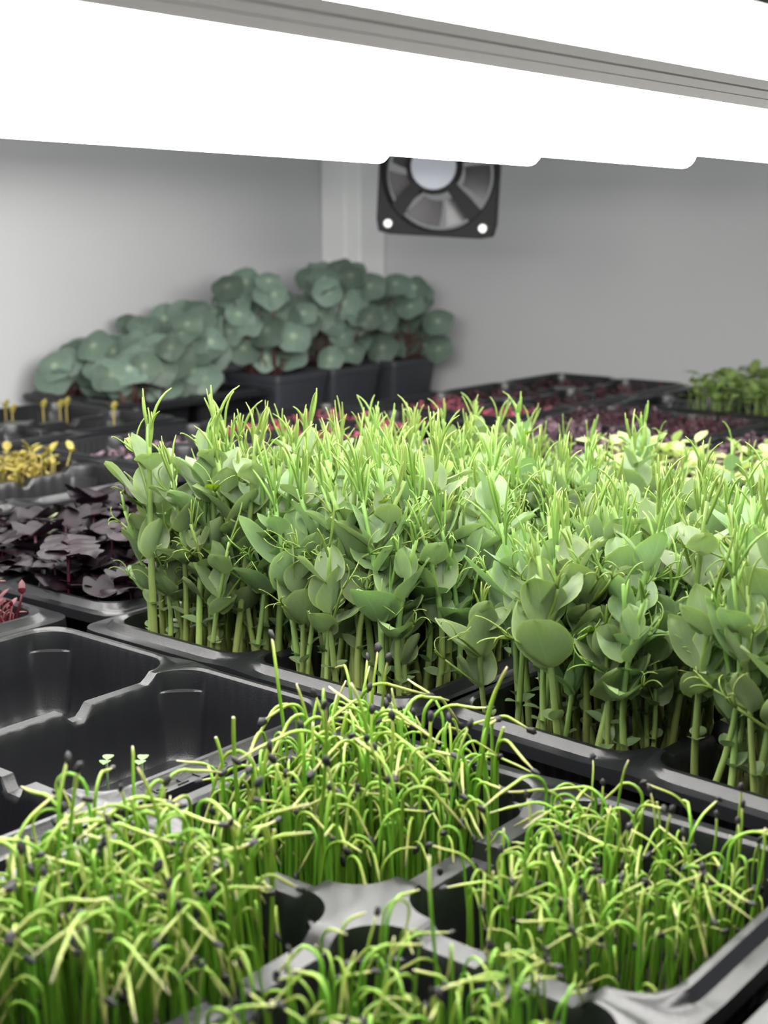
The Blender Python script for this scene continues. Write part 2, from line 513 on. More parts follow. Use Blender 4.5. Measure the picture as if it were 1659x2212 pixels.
TW, TL = 1.0, 1.93
tray('empty', -1.005, -.004, -1.93, 0.0, 2, 3, 'empty black cell tray with clean deep cells and lettering on its rim', RW=.0140, DW=.0036)
tray('chive', .035, 1.080, -1.800, -.050, 2, 3, 'black cell tray planted with thin chive seedlings', rot=radians(.8), DW=.0062)
tray('pea1', -.945, .105, .018, 1.945, 2, 3, 'black cell tray of pea shoots between the purple leaves and the empty tray')
tray('pea2', .135, 1.115, .045, 1.970, 2, 3, 'black cell tray of pea shoots bordering the chive tray', rot=radians(-3.0))
tray('purple', -1.975, -.965, .10, 2.03, 2, 3, 'black cell tray full of large dark purple radish leaves', rot=radians(2.0))
tray('red', -2.025, -1.020, -1.86, .07, 2, 3, 'black cell tray with dark red stems next to the empty tray')
tray('yellow', -3.22, -2.23, -.47, 1.53, 2, 3, 'black cell tray with a thick clump of yellow seedlings')
tray('pp', -3.25, -2.27, 1.56, 3.53, 2, 4, 'black eight-cell tray of mauve and pink seedlings')
tray('y2', -4.38, -3.36, .72, 2.66, 2, 3, 'nearly bare black tray with a few yellow sprouts')
tray('nt', -4.86, -3.88, 2.74, 3.80, 2, 2, 'black tray of low round-leaved nasturtiums', depth=.055)
tray('tr', -3.06, -2.08, 3.57, 5.50, 2, 3, 'black tray of wine-red seedlings by the wall behind the fan')
tray('mid1', -2.05, -1.05, 2.44, 4.38, 2, 3, 'black tray of dark purple seedlings behind the pea shoots')
tray('mix', -1.02, -.03, 2.14, 4.07, 2, 3, 'black tray with pale green plants in front and purple behind')
tray('back', -2.05, -.10, 4.42, 5.42, 3, 2, 'dark tray against the wall behind the fan, bare at one end, cress at the other')
tray('side', 1.115, 2.10, -2.02, -.10, 2, 3, 'black tray corner alongside the chive tray', group='black cell trays')

# raised lettering on the empty tray's flange, worn and hard to read: plain strokes as seen
mb = MB()
fx = .5005 * H - .0052
for k, yy in enumerate(np.linspace(-.55 * H, -.40 * H, 4)):
    y_ = yy + .965 * H
    if k in (0, 2):
        box(mb, (fx, y_, -.0029), (.0060, .0008, .0008)); box(mb, (fx - .0028, y_ + .003, -.0029), (.0008, .006, .0008))
        if k == 0: box(mb, (fx + .0028, y_ + .003, -.0029), (.0008, .006, .0008)); box(mb, (fx, y_ + .002, -.0029), (.0008, .004, .0008))
    elif k == 1:
        box(mb, (fx, y_ + .003, -.0029), (.0060, .0008, .0008)); box(mb, (fx + .0028, y_ + .003, -.0029), (.0008, .007, .0008))
    else:
        ring = [(fx + .0032 * cos(a), y_ + .003 + .0042 * sin(a), -.0028) for a in np.linspace(0, 2 * pi, 15)]
        tube(mb, ring, .0005, 4)
link('lettering', mb.mesh('lettering', [M['tray']], smooth=False), TRAYS['empty']['o'])

# soil in every planted tray
def soil(key, zs, label, cells=None):
    mb = MB()
    for (cx, cy, a, b, ix, iy) in TRAYS[key]['cells']:
        if cells is not None and (ix, iy) not in cells: continue
        nx_, ny_ = 15, 19
        ins = .004 - .0005
        V = []
        for i in range(nx_):
            for j in range(ny_):
                fx_, fy_ = i / (nx_ - 1) * 2 - 1, j / (ny_ - 1) * 2 - 1
                x, y = fx_ * (a - ins), fy_ * (b - ins)
                # keep inside the rounded corners
                rr = .024
                dx, dy = abs(x) - (a - ins - rr), abs(y) - (b - ins - rr)
                if dx > 0 and dy > 0:
                    d = math.hypot(dx, dy)
                    m_ = max(dx, dy)
                    s = m_ / d
                    x = math.copysign(a - ins - rr + dx * s, x); y = math.copysign(b - ins - rr + dy * s, y)
                V.append((cx + x, cy + y, zs + rng.normal(0, .0011)))
        F = [(i * ny_ + j, (i + 1) * ny_ + j, (i + 1) * ny_ + j + 1, i * ny_ + j + 1) for i in range(nx_ - 1) for j in range(ny_ - 1)]
        mb.add(V, F)
    o = link('potting_soil', mb.mesh('potting_soil', [M['soil']], smooth=True))
    t = TRAYS[key]['o']
    o.location = t.location; o.rotation_euler = t.rotation_euler
    tag(o, label, 'soil', kind='stuff')
soil('chive', -.044, 'dark soil under the chive seedlings')
soil('pea1', -.042, 'dark soil under the pea shoots behind the empty tray')
soil('pea2', -.042, 'dark soil under the pea shoots behind the chives')
soil('purple', -.030, 'dark soil under the purple radish leaves')
soil('red', -.034, 'dark soil under the dark red stems')
soil('yellow', -.030, 'dark soil under the yellow clump')
soil('pp', -.031, 'dark soil under the mauve and pink seedlings')
soil('y2', -.034, 'dark soil in the nearly bare tray')
soil('nt', -.014, 'dark soil under the low nasturtiums')
soil('tr', -.027, 'dark soil under the wine-red seedlings')
soil('mid1', -.024, 'dark soil under the dark purple seedlings')
soil('mix', -.026, 'dark soil under the pale green plants')
soil('back', -.030, 'dark soil under the cress')

# ------------------------------------------------------------------ pea shoots
def leaf(mb, base, d, up, ln, wd, z, cup=.25, curl=.15, wav=.1, nu=6, nv=8, mat=0, shape='ovate', fold=0.0):
    """leaf blade from base along d, face towards up; tv.x across, tv.y along"""
    Fm = frame(d, up)
    V = []; tv = []
    ph = random.random() * 6
    for j in range(nv + 1):
        t = j / nv
        if shape == 'ovate':
            w = (sin(pi * min(1.0, .06 + .94 * t ** .80)) ** .58) if t < 1 else 0.0
        elif shape == 'lobed':
            w = sin(pi / 2 * min(1.0, .08 + 1.5 * t)) ** .8
        else:
            w = sin(pi * t) ** .6
        w = max(w, .02)
        for i in range(nu + 1):
            s = i / nu * 2 - 1
            y = t * ln
            if shape == 'lobed':                     # two round lobes with a notch between them
                a_ = abs(s)
                y *= (.76 + .24 * sin(pi * a_)) if a_ < .5 else (.42 + .58 * math.sqrt(max(0, 1 - ((a_ - .5) / .5) ** 2)))
            x = s * w * wd / 2
            zz = cup * wd * (s * s) * w * .5 - curl * ln * t * t + wav * wd * .18 * sin(5 * t + ph + 3 * s) * abs(s)
            zz += fold * abs(x)
            V.append(np.asarray(base) + Fm @ np.array([x, y, zz]))
            tv.append((s, t, z))
    n = nu + 1
    F = [(j * n + i, j * n + i + 1, (j + 1) * n + i + 1, (j + 1) * n + i) for j in range(nv) for i in range(nu)]
    mb.add(V, F, tv, mat)

def sph(az, el):
    return np.array([cos(az) * cos(el), sin(az) * cos(el), sin(el)])

def curl_path(base, d, up, ln, turn, n=9):
    """thin tendril that starts along d and curls towards up by 'turn' radians"""
    d = np.asarray(d, float) / np.linalg.norm(d)
    s = np.cross(d, up); s /= np.linalg.norm(s) + 1e-9
    P = [np.asarray(base, float)]
    q = d.copy()
    for i in range(n):
        f = (i + 1) / n
        a = turn * (f ** 1.6) * 2.0 / n
        q = np.array(Matrix.Rotation(a, 3, Vector(s)) @ Vector(q))
        P.append(P[-1] + q * ln / n)
    return P

def pea_proto(seed, hgt):
    random.seed(seed)
    parts = []                                    # (name, MB, material key)
    R = lambda a, b: random.uniform(a, b)
    z = random.random()
    lean = np.array([R(-.13, .13), R(-.13, .13)])
    bow = np.array([R(-.012, .012), R(-.012, .012)])
    def stem_at(t):
        return np.array([lean[0] * hgt * t + bow[0] * sin(pi * t), lean[1] * hgt * t + bow[1] * sin(pi * t), hgt * t])
    mb = MB()
    r0 = R(.0019, .0025)
    ts = np.linspace(0, 1, 10)
    tube(mb, [stem_at(t) for t in ts], [r0 * (1.08 - .5 * t) for t in ts], 7, z=z)
    parts.append(('stem', mb, 'pea_stem'))
    az = R(0, 2 * pi)
    # small scale leaves low on the stem
    t = R(.28, .38)
    for k in (0, 1):
        mb = MB()
        d = sph(az + pi * k + R(-.4, .4), R(.3, .9))
        leaf(mb, stem_at(t) + d * r0 * .7, d, (0, 0, 1), R(.007, .013), R(.006, .010), z, nu=4, nv=5)
        parts.append(('scale_leaf', mb, 'pea_leaf'))
    # stipule nodes, the lower ones with a tendril stalk
    for ni, tn in enumerate((R(.50, .60), R(.66, .74), R(.79, .86))):
        az += R(1.3, 1.9)
        big = (.95, 1.05, .68)[ni] * R(.75, 1.12)
        for k in (-1, 1):
            mb = MB()
            a = az + k * R(.75, 1.35)
            d = sph(a, R(.55, 1.32))
            up = sph(a + pi, R(-.1, .5)) + np.array([0, 0, .25])
            leaf(mb, stem_at(tn) + sph(a, 0) * r0 * .6, d, up, .034 * big, .0265 * big, z, cup=R(.1, .5), curl=R(-.25, .25), wav=R(.1, .8))
            parts.append(('leaf', mb, 'pea_leaf'))
        if ni < 2:
            mb = MB()
            d = sph(az, R(.35, 1.15)); ln = R(.018, .042)
            P = curl_path(stem_at(tn), d, (0, 0, 1), ln, R(-.3, .3), 5)
            tube(mb, P, np.linspace(.0010, .0007, len(P)), 5, z=z, t0=.2, t1=.5)
            e = P[-1]; dd = P[-1] - P[-2]
            for q in range(random.randint(3, 5)):
                d2 = dd / np.linalg.norm(dd) + .6 * np.array([R(-1, 1), R(-1, 1), R(-.6, 1)])
                tube(mb, curl_path(e, d2, sph(R(0, 6.28), R(-1, 1)), R(.010, .024), R(.6, 3.2), 8), np.linspace(.0006, .00028, 9), 4, z=z, t0=.5, t1=1)
            if R(0, 1) < .12:
                leaf(mb, e, dd, (0, 0, 1), R(.010, .016), R(.008, .011), z, nu=4, nv=5)
            parts.append(('tendril', mb, 'pea_tip'))
    # the tuft of upright fingers at the tip
    mb = MB()
    top = stem_at(1.0)
    td = np.array([lean[0] + R(-.1, .1), lean[1] + R(-.1, .1), 1.0])
    nf = random.choice((2, 3, 4, 5, 6, 8))
    lmax = R(.020, .040)
    for q in range(nf):
        sp = R(.05, .38)
        a = R(0, 6.28)
        d2 = td + sp * np.array([cos(a), sin(a), 0])
        st = stem_at(R(.90, 1.0))
        ln = lmax * R(.55, 1.0)
        P = curl_path(st, d2, sph(a + pi, .3), ln, R(-.9, .5), 7)
        tube(mb, P, np.array([.0006, .0007, .0008, .00085, .0008, .0007, .0005, .00025]) * R(.8, 1.2), 5, z=min(1, z + .2), t0=.1, t1=1)
    parts.append(('shoot_tip', mb, 'pea_tip'))
    return parts

random.seed(11)
PEAS = []
for i in range(16):
    PEAS.append((pea_proto(100 + i, .122 + .040 * ((i * 7) % 16) / 15.0)))
PEA_MESH = [[(n, m.mesh(n, [M[k]])) for n, m, k in pr] for pr in PEAS]
PEA_JOIN = []
for pr in PEAS:
    j = MB()
    for n, m, k in pr:
        j.merge(m, mat={'pea_stem': 0, 'pea_leaf': 1, 'pea_tip': 2}[k])
    PEA_JOIN.append(j)

def scatter(key, cells, n, zs, seed, margin=.008, mind=.008, dens=None):
    """base points inside the cells of a tray"""
    r = random.Random(seed)
    out = []
    t = TRAYS[key]
    cs = [c for c in t['cells'] if cells is None or (c[4], c[5]) in cells]
    tries = 0
    while len(out) < n and tries < n * 60:
        tries += 1
        c = r.choice(cs)
        a, b = c[2] - margin, c[3] - margin
        x, y = r.uniform(-a, a), r.uniform(-b, b)
        rr = .022
        dx, dy = abs(x) - (a - rr), abs(y) - (b - rr)
        if dx > 0 and dy > 0 and math.hypot(dx, dy) > rr: continue
        P = t['c'] + t['R'] @ np.array([c[0] + x, c[1] + y, zs])
        if dens is not None and r.random() > dens(P[0] / H, P[1] / H): continue
        if any(abs(P[0] - q[0]) < mind and abs(P[1] - q[1]) < mind for q in out): continue
        out.append(P)
    return out

def cam_dist(P): return (Vector(P) - CAM).length
def project(P):
    d = Vector(P) - CAM
    zc = d.dot(FWD)
    return 829.5 + 3067 * d.dot(RIGHT) / zc, 1106 - 3067 * d.dot(UPV) / zc, zc

def plant_peas(key, pts, n_ind, label, group, stuff_label, seed, smin=.9, smax=1.12):
    r = random.Random(seed)
    pts = sorted(pts, key=cam_dist)
    vis = [p for p in pts if -120 < project(p + np.array([0, 0, .1]))[0] < 1760]
    ind, rest = vis[:n_ind], vis[n_ind:]
    for P in ind:
        pr = PEA_MESH[r.randrange(len(PEA_MESH))]
        e = link('pea_shoot', None, loc=P, rot=(r.gauss(0, .05), r.gauss(0, .05), r.uniform(0, 2 * pi)), scale=r.uniform(smin, smax) * (1.04 - .15 * max(0, P[1] / H)))
        tag(e, label(P), 'pea shoot', group)
        for n, me in pr: link(n, me, e)
    if rest:
        mb = MB()
        for P in rest:
            j = PEA_JOIN[r.randrange(len(PEA_JOIN))]
            Rm = np.array(Euler((r.gauss(0, .05), r.gauss(0, .05), r.uniform(0, 6.28))).to_matrix()) * r.uniform(smin, smax) * (1.04 - .15 * max(0, P[1] / H))
            mb.merge(j, Rm, P, z=r.random())
        o = link('pea_shoot_thicket', mb.mesh('pea_shoot_thicket', [M['pea_stem'], M['pea_leaf'], M['pea_tip']]))
        tag(o, stuff_label, 'pea shoots', kind='stuff')

def pea1_label(P):
    u, v = P[0] / H, P[1] / H
    if v < .22: return 'green pea shoot rooted along the rim facing the empty tray' if u < -.05 else 'green pea shoot in the tray corner above the chives'
    if u < -.72: return 'green pea shoot along the edge beside the purple radish leaves'
    if u > -.10: return 'green pea shoot along the rim between the two pea trays'
    return 'green pea shoot deep within the pea tray behind the empty tray'
def pea2_label(P):
    u, v = P[0] / H, P[1] / H
    if v < .25: return 'green pea shoot rooted along the rim facing the chives'
    if u < .32: return 'green pea shoot along the rim shared with the other pea tray'
    return 'green pea shoot deep within the pea tray behind the chives'
pts1 = scatter('pea1', None, 400, -.043, 21, margin=.010, mind=.0085, dens=lambda u, v: 1.0 if v < 1.1 else (.10 if u > -.45 else (.6 if v < 1.5 else .12)))
plant_peas('pea1', pts1, 170, pea1_label, 'pea shoots in the pea tray behind the empty tray', 'dense thicket of pea shoots further back in the pea tray behind the empty tray', 31, .80, 1.16)
pts2 = scatter('pea2', None, 300, -.043, 22, margin=.010, mind=.0100, dens=lambda u, v: .12 if v > .95 else (1.0 if u < .75 else .2))
plant_peas('pea2', pts2, 120, pea2_label, 'pea shoots in the pea tray behind the chives', 'dense thicket of pea shoots further back in the pea tray behind the chives', 32, .80, 1.14)

# ------------------------------------------------------------------ chives
def chive_path(r, long_=False):
    h = r.uniform(.040, .072) if not long_ else r.uniform(.062, .085)
    a = r.uniform(0, 2 * pi); lean = abs(r.gauss(0, .07))
    d = np.array([cos(a) * lean, sin(a) * lean, 1.0]); d /= np.linalg.norm(d)
    P = [np.zeros(3)]
    wob = np.array([r.gauss(0, .05), r.gauss(0, .05), 0])
    for i in range(4):
        d = d + wob * .3; d /= np.linalg.norm(d)
        P.append(P[-1] + d * h / 4)
    ba = r.uniform(0, 2 * pi)
    side = np.array([cos(ba), sin(ba), 0])
    ax = np.cross(d, side); ax /= np.linalg.norm(ax)
    kind = r.random()
    if kind < .16: turn, arc, tail = r.uniform(.1, .5), .02, r.uniform(.0, .01)
    elif kind < .60: turn, arc, tail = r.uniform(1.2, 2.3), r.uniform(.010, .026), r.uniform(.004, .022)
    else: turn, arc, tail = r.uniform(2.0, 3.1), r.uniform(.010, .020), r.uniform(.003, .022)
    n = 7
    for i in range(n):
        d = np.array(Matrix.Rotation(turn / n, 3, Vector(ax)) @ Vector(d))
        P.append(P[-1] + d * arc / n)
    for i in range(2):
        d = d + np.array([r.gauss(0, .06), r.gauss(0, .06), r.gauss(0, .06)])
        d /= np.linalg.norm(d)
        P.append(P[-1] + d * tail / 2 + 1e-5)
    return P, d
def chive_mb(r, long_=False):
    P, d = chive_path(r, long_)
    n = len(P)
    rad = r.uniform(.00072, .00102)
    mb = MB()
    tube(mb, P, [rad * (1.05 - .02 * i) for i in range(n - 2)] + [rad * .8, rad * .5], 5, z=r.random())
    return mb, P[-1], d
def seed_mb(r):
    mb = MB()
    V = []
    for i, (zz, rr) in enumerate(((-1, .25), (-.6, .8), (0, 1), (.6, .75), (1, .2))):
        for j in range(6):
            a = j * pi / 3
            k = r.uniform(.7, 1.2)
            V.append((rr * cos(a) * .0020 * k, rr * sin(a) * .0014 * k, zz * .0026))
    F = [(i * 6 + j, i * 6 + (j + 1) % 6, (i + 1) * 6 + (j + 1) % 6, (i + 1) * 6 + j) for i in range(4) for j in range(6)]
    F += [tuple(range(5, -1, -1)), tuple(24 + j for j in range(6))]
    mb.add(V, F)
    return mb
rc = random.Random(5)
SEEDS = [seed_mb(rc) for _ in range(4)]
CH = []
for i in range(36):
    mb, tip, d = chive_mb(rc, i % 6 == 0)
    CH.append((mb, tip, d))
CH_ME = [c[0].mesh('blade', [M['chive']]) for c in CH]
SEED_ME = []
for mb, tip, d in CH:
    s = MB()
    s.merge(rc.choice(SEEDS), frame(np.array([d[1] + .3, d[2], -d[0]]), d), np.array(tip) + np.array(d) * .001)
    SEED_ME.append((s, s.mesh('seed_coat', [M['seed']], smooth=False)))
def chive_dens(u, v):
    d = math.hypot((u - .557), (v + .635))          # thin growth round the junction of the four cells
    return .15 if d < .14 else (.6 if d < .21 else 1.0)
cpts = []
for ci, num in (((0, 2), 330), ((1, 2), 260), ((0, 1), 330), ((1, 1), 200)):
    cpts += scatter('chive', {ci}, num, -.045, 50 + ci[0] * 7 + ci[1], margin=.011, mind=.0030, dens=chive_dens)
vis = []
for P in cpts:
    x, y, zc = project(P + np.array([0, 0, .06]))
    if -80 < x < 1740 and y < 2330: vis.append(P)
vis.sort(key=cam_dist)
rr = random.Random(77)
# individuals: the ones that show largest
N_CH = 300
for P in vis[:N_CH]:
    i = rr.randrange(len(CH))
    e = link('chive_seedling', None, loc=P, rot=(0, 0, rr.uniform(0, 6.28)), scale=rr.uniform(.85, 1.15) * (1.0 - .22 * smooth((P[0] / H - .45) / .3)))
    coat = rr.random() < .6
    tag(e, ('thin chive seedling with a black seed coat on its tip, ' if coat else 'thin chive seedling with a bare pale tip, ') + ('by the empty tray' if P[0] / H < .32 else ('mid tray' if P[0] / H < .8 else 'by the outer tray rim')), 'chive', 'chive seedlings')
    bl = link('blade', CH_ME[i], e)
    if coat: link('seed_coat', SEED_ME[i][1], bl)
mb = MB()
for P in vis[N_CH:]:
    i = rr.randrange(len(CH))
    Rm = rotm('Z', rr.uniform(0, 6.28)) * rr.uniform(.85, 1.15) * (1.0 - .22 * smooth((P[0] / H - .45) / .3))
    mb.merge(CH[i][0], Rm, P, z=rr.random(), mat=0)
    if rr.random() < .55: mb.merge(SEED_ME[i][0], Rm, P, mat=1)
tag(link('chive_stand', mb.mesh('chive_stand', [M['chive'], M['seed']])), 'thick stand of fine green chive seedlings with black seed coats', 'chives', kind='stuff')

# ------------------------------------------------------------------ purple radish leaves
def radish_proto(seed, pale=False):
    random.seed(seed)
    R = random.uniform
    h = R(.030, .054); z = random.random()
    parts = []
    mb = MB()
    lean = (R(-.12, .12), R(-.12, .12))
    P = [np.array([lean[0] * h * t, lean[1] * h * t, h * t]) for t in np.linspace(0, 1, 5)]
    tube(mb, P, .0011, 5, z=z)
    parts.append(('stem', mb, 'radish_stem'))
    az = R(0, 6.28)
    for k in (0, 1, 2, 3):
        mb = MB()
        a = az + pi * k + (1.5 if k > 1 else 0) + R(-.3, .3)
        d = sph(a, R(.05, .75))
        leaf(mb, P[-1] if k < 2 else P[2] + np.array([0, 0, R(0, .012)]), d, (0, 0, 1), R(.018, .025), R(.024, .031), z, cup=R(-.1, .45), curl=R(-.1, .35), wav=R(.05, .35), nu=10, nv=7, shape='lobed')
        parts.append(('leaf', mb, 'radish_pale' if pale else 'radish'))
    return parts
RAD = [radish_proto(300 + i, i >= 10) for i in range(12)]
RAD_ME = [[(n, m.mesh(n, [M[k]])) for n, m, k in pr] for pr in RAD]
rr = random.Random(91)
pts = scatter('purple', None, 296, -.031, 61, margin=.006, mind=.0075)
for P in pts:
    x, y, zc = project(P + np.array([0, 0, .06]))
    if x < -90: continue
    i = rr.randrange(10) if rr.random() < .94 else rr.choice((10, 11))
    e = link('radish_seedling', None, loc=P, rot=(0, 0, rr.uniform(0, 6.28)), scale=rr.uniform(.85, 1.15))
    if i >= 10: tag(e, 'bronze-green radish seedling among the dark purple ones', 'radish', 'radish seedlings')
    else: tag(e, 'dark purple radish seedling ' + ('along the edge beside the pea shoots' if P[0] / H > -1.2 else ('along the edge facing the dark red stems' if P[1] / H < .4 else 'deep within its full tray')), 'radish', 'radish seedlings')
    for n, me in RAD_ME[i]: link(n, me, e)

# ------------------------------------------------------------------ dark red stems beside the empty tray
def amar_proto(seed):
    random.seed(seed); R = random.uniform
    h = R(.030, .052); z = random.random()
    mb = MB()
    lx, ly = R(-.3, .3), R(-.3, .3)
    P = [np.array([lx * h * t * t, ly * h * t * t, h * t]) for t in np.linspace(0, 1, 6)]
    tube(mb, P, np.linspace(.0011, .0008, 6), 5, z=z)
    parts = [('stem', mb, 'amar')]
    az = R(0, 6.28)
    for k in (0, 1):
        mb = MB()
        leaf(mb, P[-1], sph(az + pi * k, R(.2, 1.2)), (0, 0, 1), R(.007, .012), R(.003, .005), z, nu=4, nv=5, shape='lens')
        parts.append(('leaf', mb, 'amar_tip'))
    return parts
AM_ME = [[(n, m.mesh(n, [M[k]])) for n, m, k in amar_proto(400 + i)] for i in range(8)]
for P in scatter('red', {(1, 2)}, 170, -.035, 63, margin=.006, mind=.0045, dens=lambda u, v: 1 if v > -.3 else .0):
    x, y, zc = project(P + np.array([0, 0, .04]))
    if x < -60: continue
    e = link('amaranth_seedling', None, loc=P, rot=(0, 0, rr.uniform(0, 6.28)), scale=rr.uniform(.8, 1.2))
    tag(e, 'dark red amaranth seedling with pinkish tips beside the empty tray', 'amaranth', 'dark red seedlings')
    for n, me in AM_ME[rr.randrange(8)]: link(n, me, e)

# ------------------------------------------------------------------ small crops in the trays behind
def cotyledon_pair(r, size, h, shape='lens'):
    mb = MB()
    z = r.random()
    top = np.array([r.uniform(-.1, .1) * h, r.uniform(-.1, .1) * h, h])
    tube(mb, [np.zeros(3), top * .5, top], .0006, 4, z=z)
    az = r.uniform(0, 6.28)
    random.seed(r.randrange(10 ** 6))
    for k in (0, 1):
        leaf(mb, top, sph(az + pi * k, r.uniform(.1, .9)), (0, 0, 1), size * r.uniform(.8, 1.2), size * r.uniform(.5, .8), z, nu=4, nv=4, shape=shape)
    return mb
def patch(key, cells, n, zs, size, h, mat, name, label, cat, seed, mind=.004, margin=.008, dens=None):
    r = random.Random(seed)
    protos = [cotyledon_pair(r, size, h * r.uniform(.7, 1.25)) for _ in range(8)]
    mb = MB(); k = 0
    for P in scatter(key, cells, n, zs, seed, margin=margin, mind=mind, dens=dens):
        mb.merge(r.choice(protos), rotm('Z', r.uniform(0, 6.28)) * r.uniform(.8, 1.2), P, z=r.random()); k += 1
    if not k: return
    tag(link(name, mb.mesh(name, [M[mat]])), label, cat, kind='stuff')
def singles(key, cells, n, zs, size, h, mat, name, label, cat, group, seed, mind=.005, margin=.008, dens=None, shape='lens', smin=.8, smax=1.2):
    r = random.Random(seed)
    protos = []
    for _ in range(8):
        m = cotyledon_pair(r, size, h * r.uniform(.7, 1.25), shape)
        protos.append(m.mesh(name, [M[mat]]))
    for P in scatter(key, cells, n, zs, seed, margin=margin, mind=mind, dens=dens):
        x, y, zc = project(P + np.array([0, 0, h]))
        if not -60 < x < 1720: continue
        e = link(name, r.choice(protos), loc=P, rot=(r.gauss(0, .12), r.gauss(0, .12), r.uniform(0, 6.28)), scale=r.uniform(smin, smax))
        tag(e, label, cat, group)
patch('pp', {(0, 0), (0, 1), (1, 0), (1, 1)}, 230, -.032, .009, .014, 'mauve', 'mauve_seedlings', 'low greyish mauve seedlings in the eight-cell tray', 'seedlings', 701)
patch('pp', {(0, 2), (0, 3), (1, 2), (1, 3)}, 400, -.032, .009, .018, 'pink', 'pink_seedlings', 'bright pink seedlings filling the eight-cell tray', 'seedlings', 702)
patch('tr', {(0, 0), (1, 0)}, 130, -.028, .008, .018, 'pink', 'sparse_pink_seedlings', 'sparse pink seedlings beside the tall pots', 'seedlings', 703, mind=.006)
patch('tr', {(0, 1), (0, 2), (1, 1), (1, 2)}, 300, -.028, .009, .016, 'wine', 'wine_red_seedlings', 'wine-red seedlings in the tray by the wall behind the fan', 'seedlings', 704)
patch('mid1', {(0, 0), (0, 1), (1, 0), (1, 1)}, 520, -.025, .010, .024, 'dkpurple', 'dark_purple_seedlings', 'dark purple seedlings behind the pea shoots', 'seedlings', 705)
patch('mid1', {(0, 2), (1, 2)}, 170, -.025, .009, .022, 'wine', 'red_purple_seedlings', 'red-purple seedlings in the tray in front of the dark empty cells', 'seedlings', 706)
patch('mid1', {(0, 2), (1, 2)}, 150, -.025, .009, .022, 'dkpurple', 'plum_seedlings', 'plum-coloured seedlings mingled with the red-purple ones', 'seedlings', 716)
patch('mix', {(0, 1), (1, 1), (0, 2), (1, 2)}, 460, -.027, .010, .026, 'dkpurple', 'grey_purple_seedlings', 'grey-purple seedlings behind the pale green plants', 'seedlings', 707)
singles('mix', {(0, 0), (1, 0)}, 120, -.027, .020, .058, 'pale', 'sunflower_seedling', 'pale green broad-leaved seedling behind the pea shoots', 'seedling', 'pale green seedlings behind the pea shoots', 708, mind=.008)
singles('back', None, 300, -.031, .020, .060, 'cress', 'cress_seedling', 'curly green cress seedling in the tray against the wall behind the fan', 'cress', 'cress seedlings', 709, mind=.0045, dens=lambda u, v: 1 if -1.62 < u < -1.0 else 0)
singles('yellow', None, 280, -.031, .012, .032, 'yellow', 'yellow_seedling', 'muted yellow seedling crowded in a thick clump', 'seedling', 'yellow seedlings in the thick clump', 710, mind=.006, dens=lambda u, v: 1 if u < -2.72 and v > .3 else 0)
random.seed(5)
for (px_, py_, s) in ((25, 905, 1.0), (92, 903, 1.5), (128, 900, 1.3), (142, 898, 1.5), (244, 915, 1.9), (10, 893, .9)):
    g = ray(px_, py_); t_ = (0 - CAM.z) / g.z; Q = CAM + g * t_
    mb = MB(); zc_ = .5
    hh = .010 * s + .034
    tube(mb, [np.zeros(3), np.array([.001, .001, hh / 2]), np.array([.002, 0, hh])], .0012, 5, z=.5)
    for k in range(3):
        leaf(mb, (.002, 0, hh - .002), sph(2.1 * k, 1.1), (0, 0, 1), .017, .008, .7, nu=4, nv=5, shape='lens')
    o = link('yellow_sprout', mb.mesh('yellow_sprout', [M['yellow']]), loc=(Q.x, Q.y, -.035))
    tag(o, 'single upright yellow sprout in the nearly bare tray', 'seedling', 'yellow sprouts in the nearly bare tray')
# a few stray seedlings in the empty tray
for (cx_, cy_) in ((.0, -.62), (-.05, -.66)):
    mb = MB()
    tube(mb, [np.zeros(3), np.array([0, .001, .05]), np.array([.001, 0, .060])], .0007, 5, z=.5)
    for k in range(2): leaf(mb, (.001, 0, .060), sph(2.2 + pi * k, .2), (0, 0, 1), .007, .006, .6, nu=4, nv=5, shape='lens')
    o = link('stray_seedling', mb.mesh('stray_seedling', [M['pea_leaf']]), loc=((cx_ - .10) * H, cy_ * H + .03, -.055))
    tag(o, 'tiny stray green seedling alone in the empty tray', 'seedling', 'stray seedlings in the empty tray')

# ------------------------------------------------------------------ tall pots and nasturtiums
def pot_mesh(s, h):
    rim = MB(); body = MB()
    def ring(hs, z, r=.008):
        P = []
        for q, (sx, sy) in enumerate(((1, 1), (-1, 1), (-1, -1), (1, -1))):
            for k in range(4):
                a = q * pi / 2 + k * pi / 6
                P.append((sx * (hs - r) + r * cos(a), sy * (hs - r) + r * sin(a), z))
        return P
    def loft(mb, rings, close=True):
        n = 16; V = [p for r_ in rings for p in r_]
        F = [(i * n + j, i * n + (j + 1) % n, (i + 1) * n + (j + 1) % n, (i + 1) * n + j) for i in range(len(rings) - 1) for j in range(n)]
        if close: F.append(tuple((len(rings) - 1) * n + j for j in range(n)))
        mb.add(V, F)
    loft(body, [ring(s * .43, 0), ring(s * .49, h - .010), ring(s * .47, h - .010), ring(s * .415, .004)])
    loft(rim, [ring(s * .49, h - .012), ring(s * .5, h - .011), ring(s * .5, h), ring(s * .475, h), ring(s * .47, h - .012)], False)
    so = MB(); loft(so, [ring(s * .468, h - .018), ring(s * .30, h - .015), ring(s * .1, h - .014)])
    return body.mesh('body', [M['pot']], sharp=40), rim.mesh('rim', [M['pot']], sharp=40), so.mesh('soil', [M['soil']])
pb, prm, pso = pot_mesh(.128, .076)
POTS = []
pot_words = ['charcoal square pot of nasturtium beside the low nasturtium tray', 'charcoal square pot of nasturtium in the middle of its row', 'charcoal square pot of nasturtium at the end of its row']
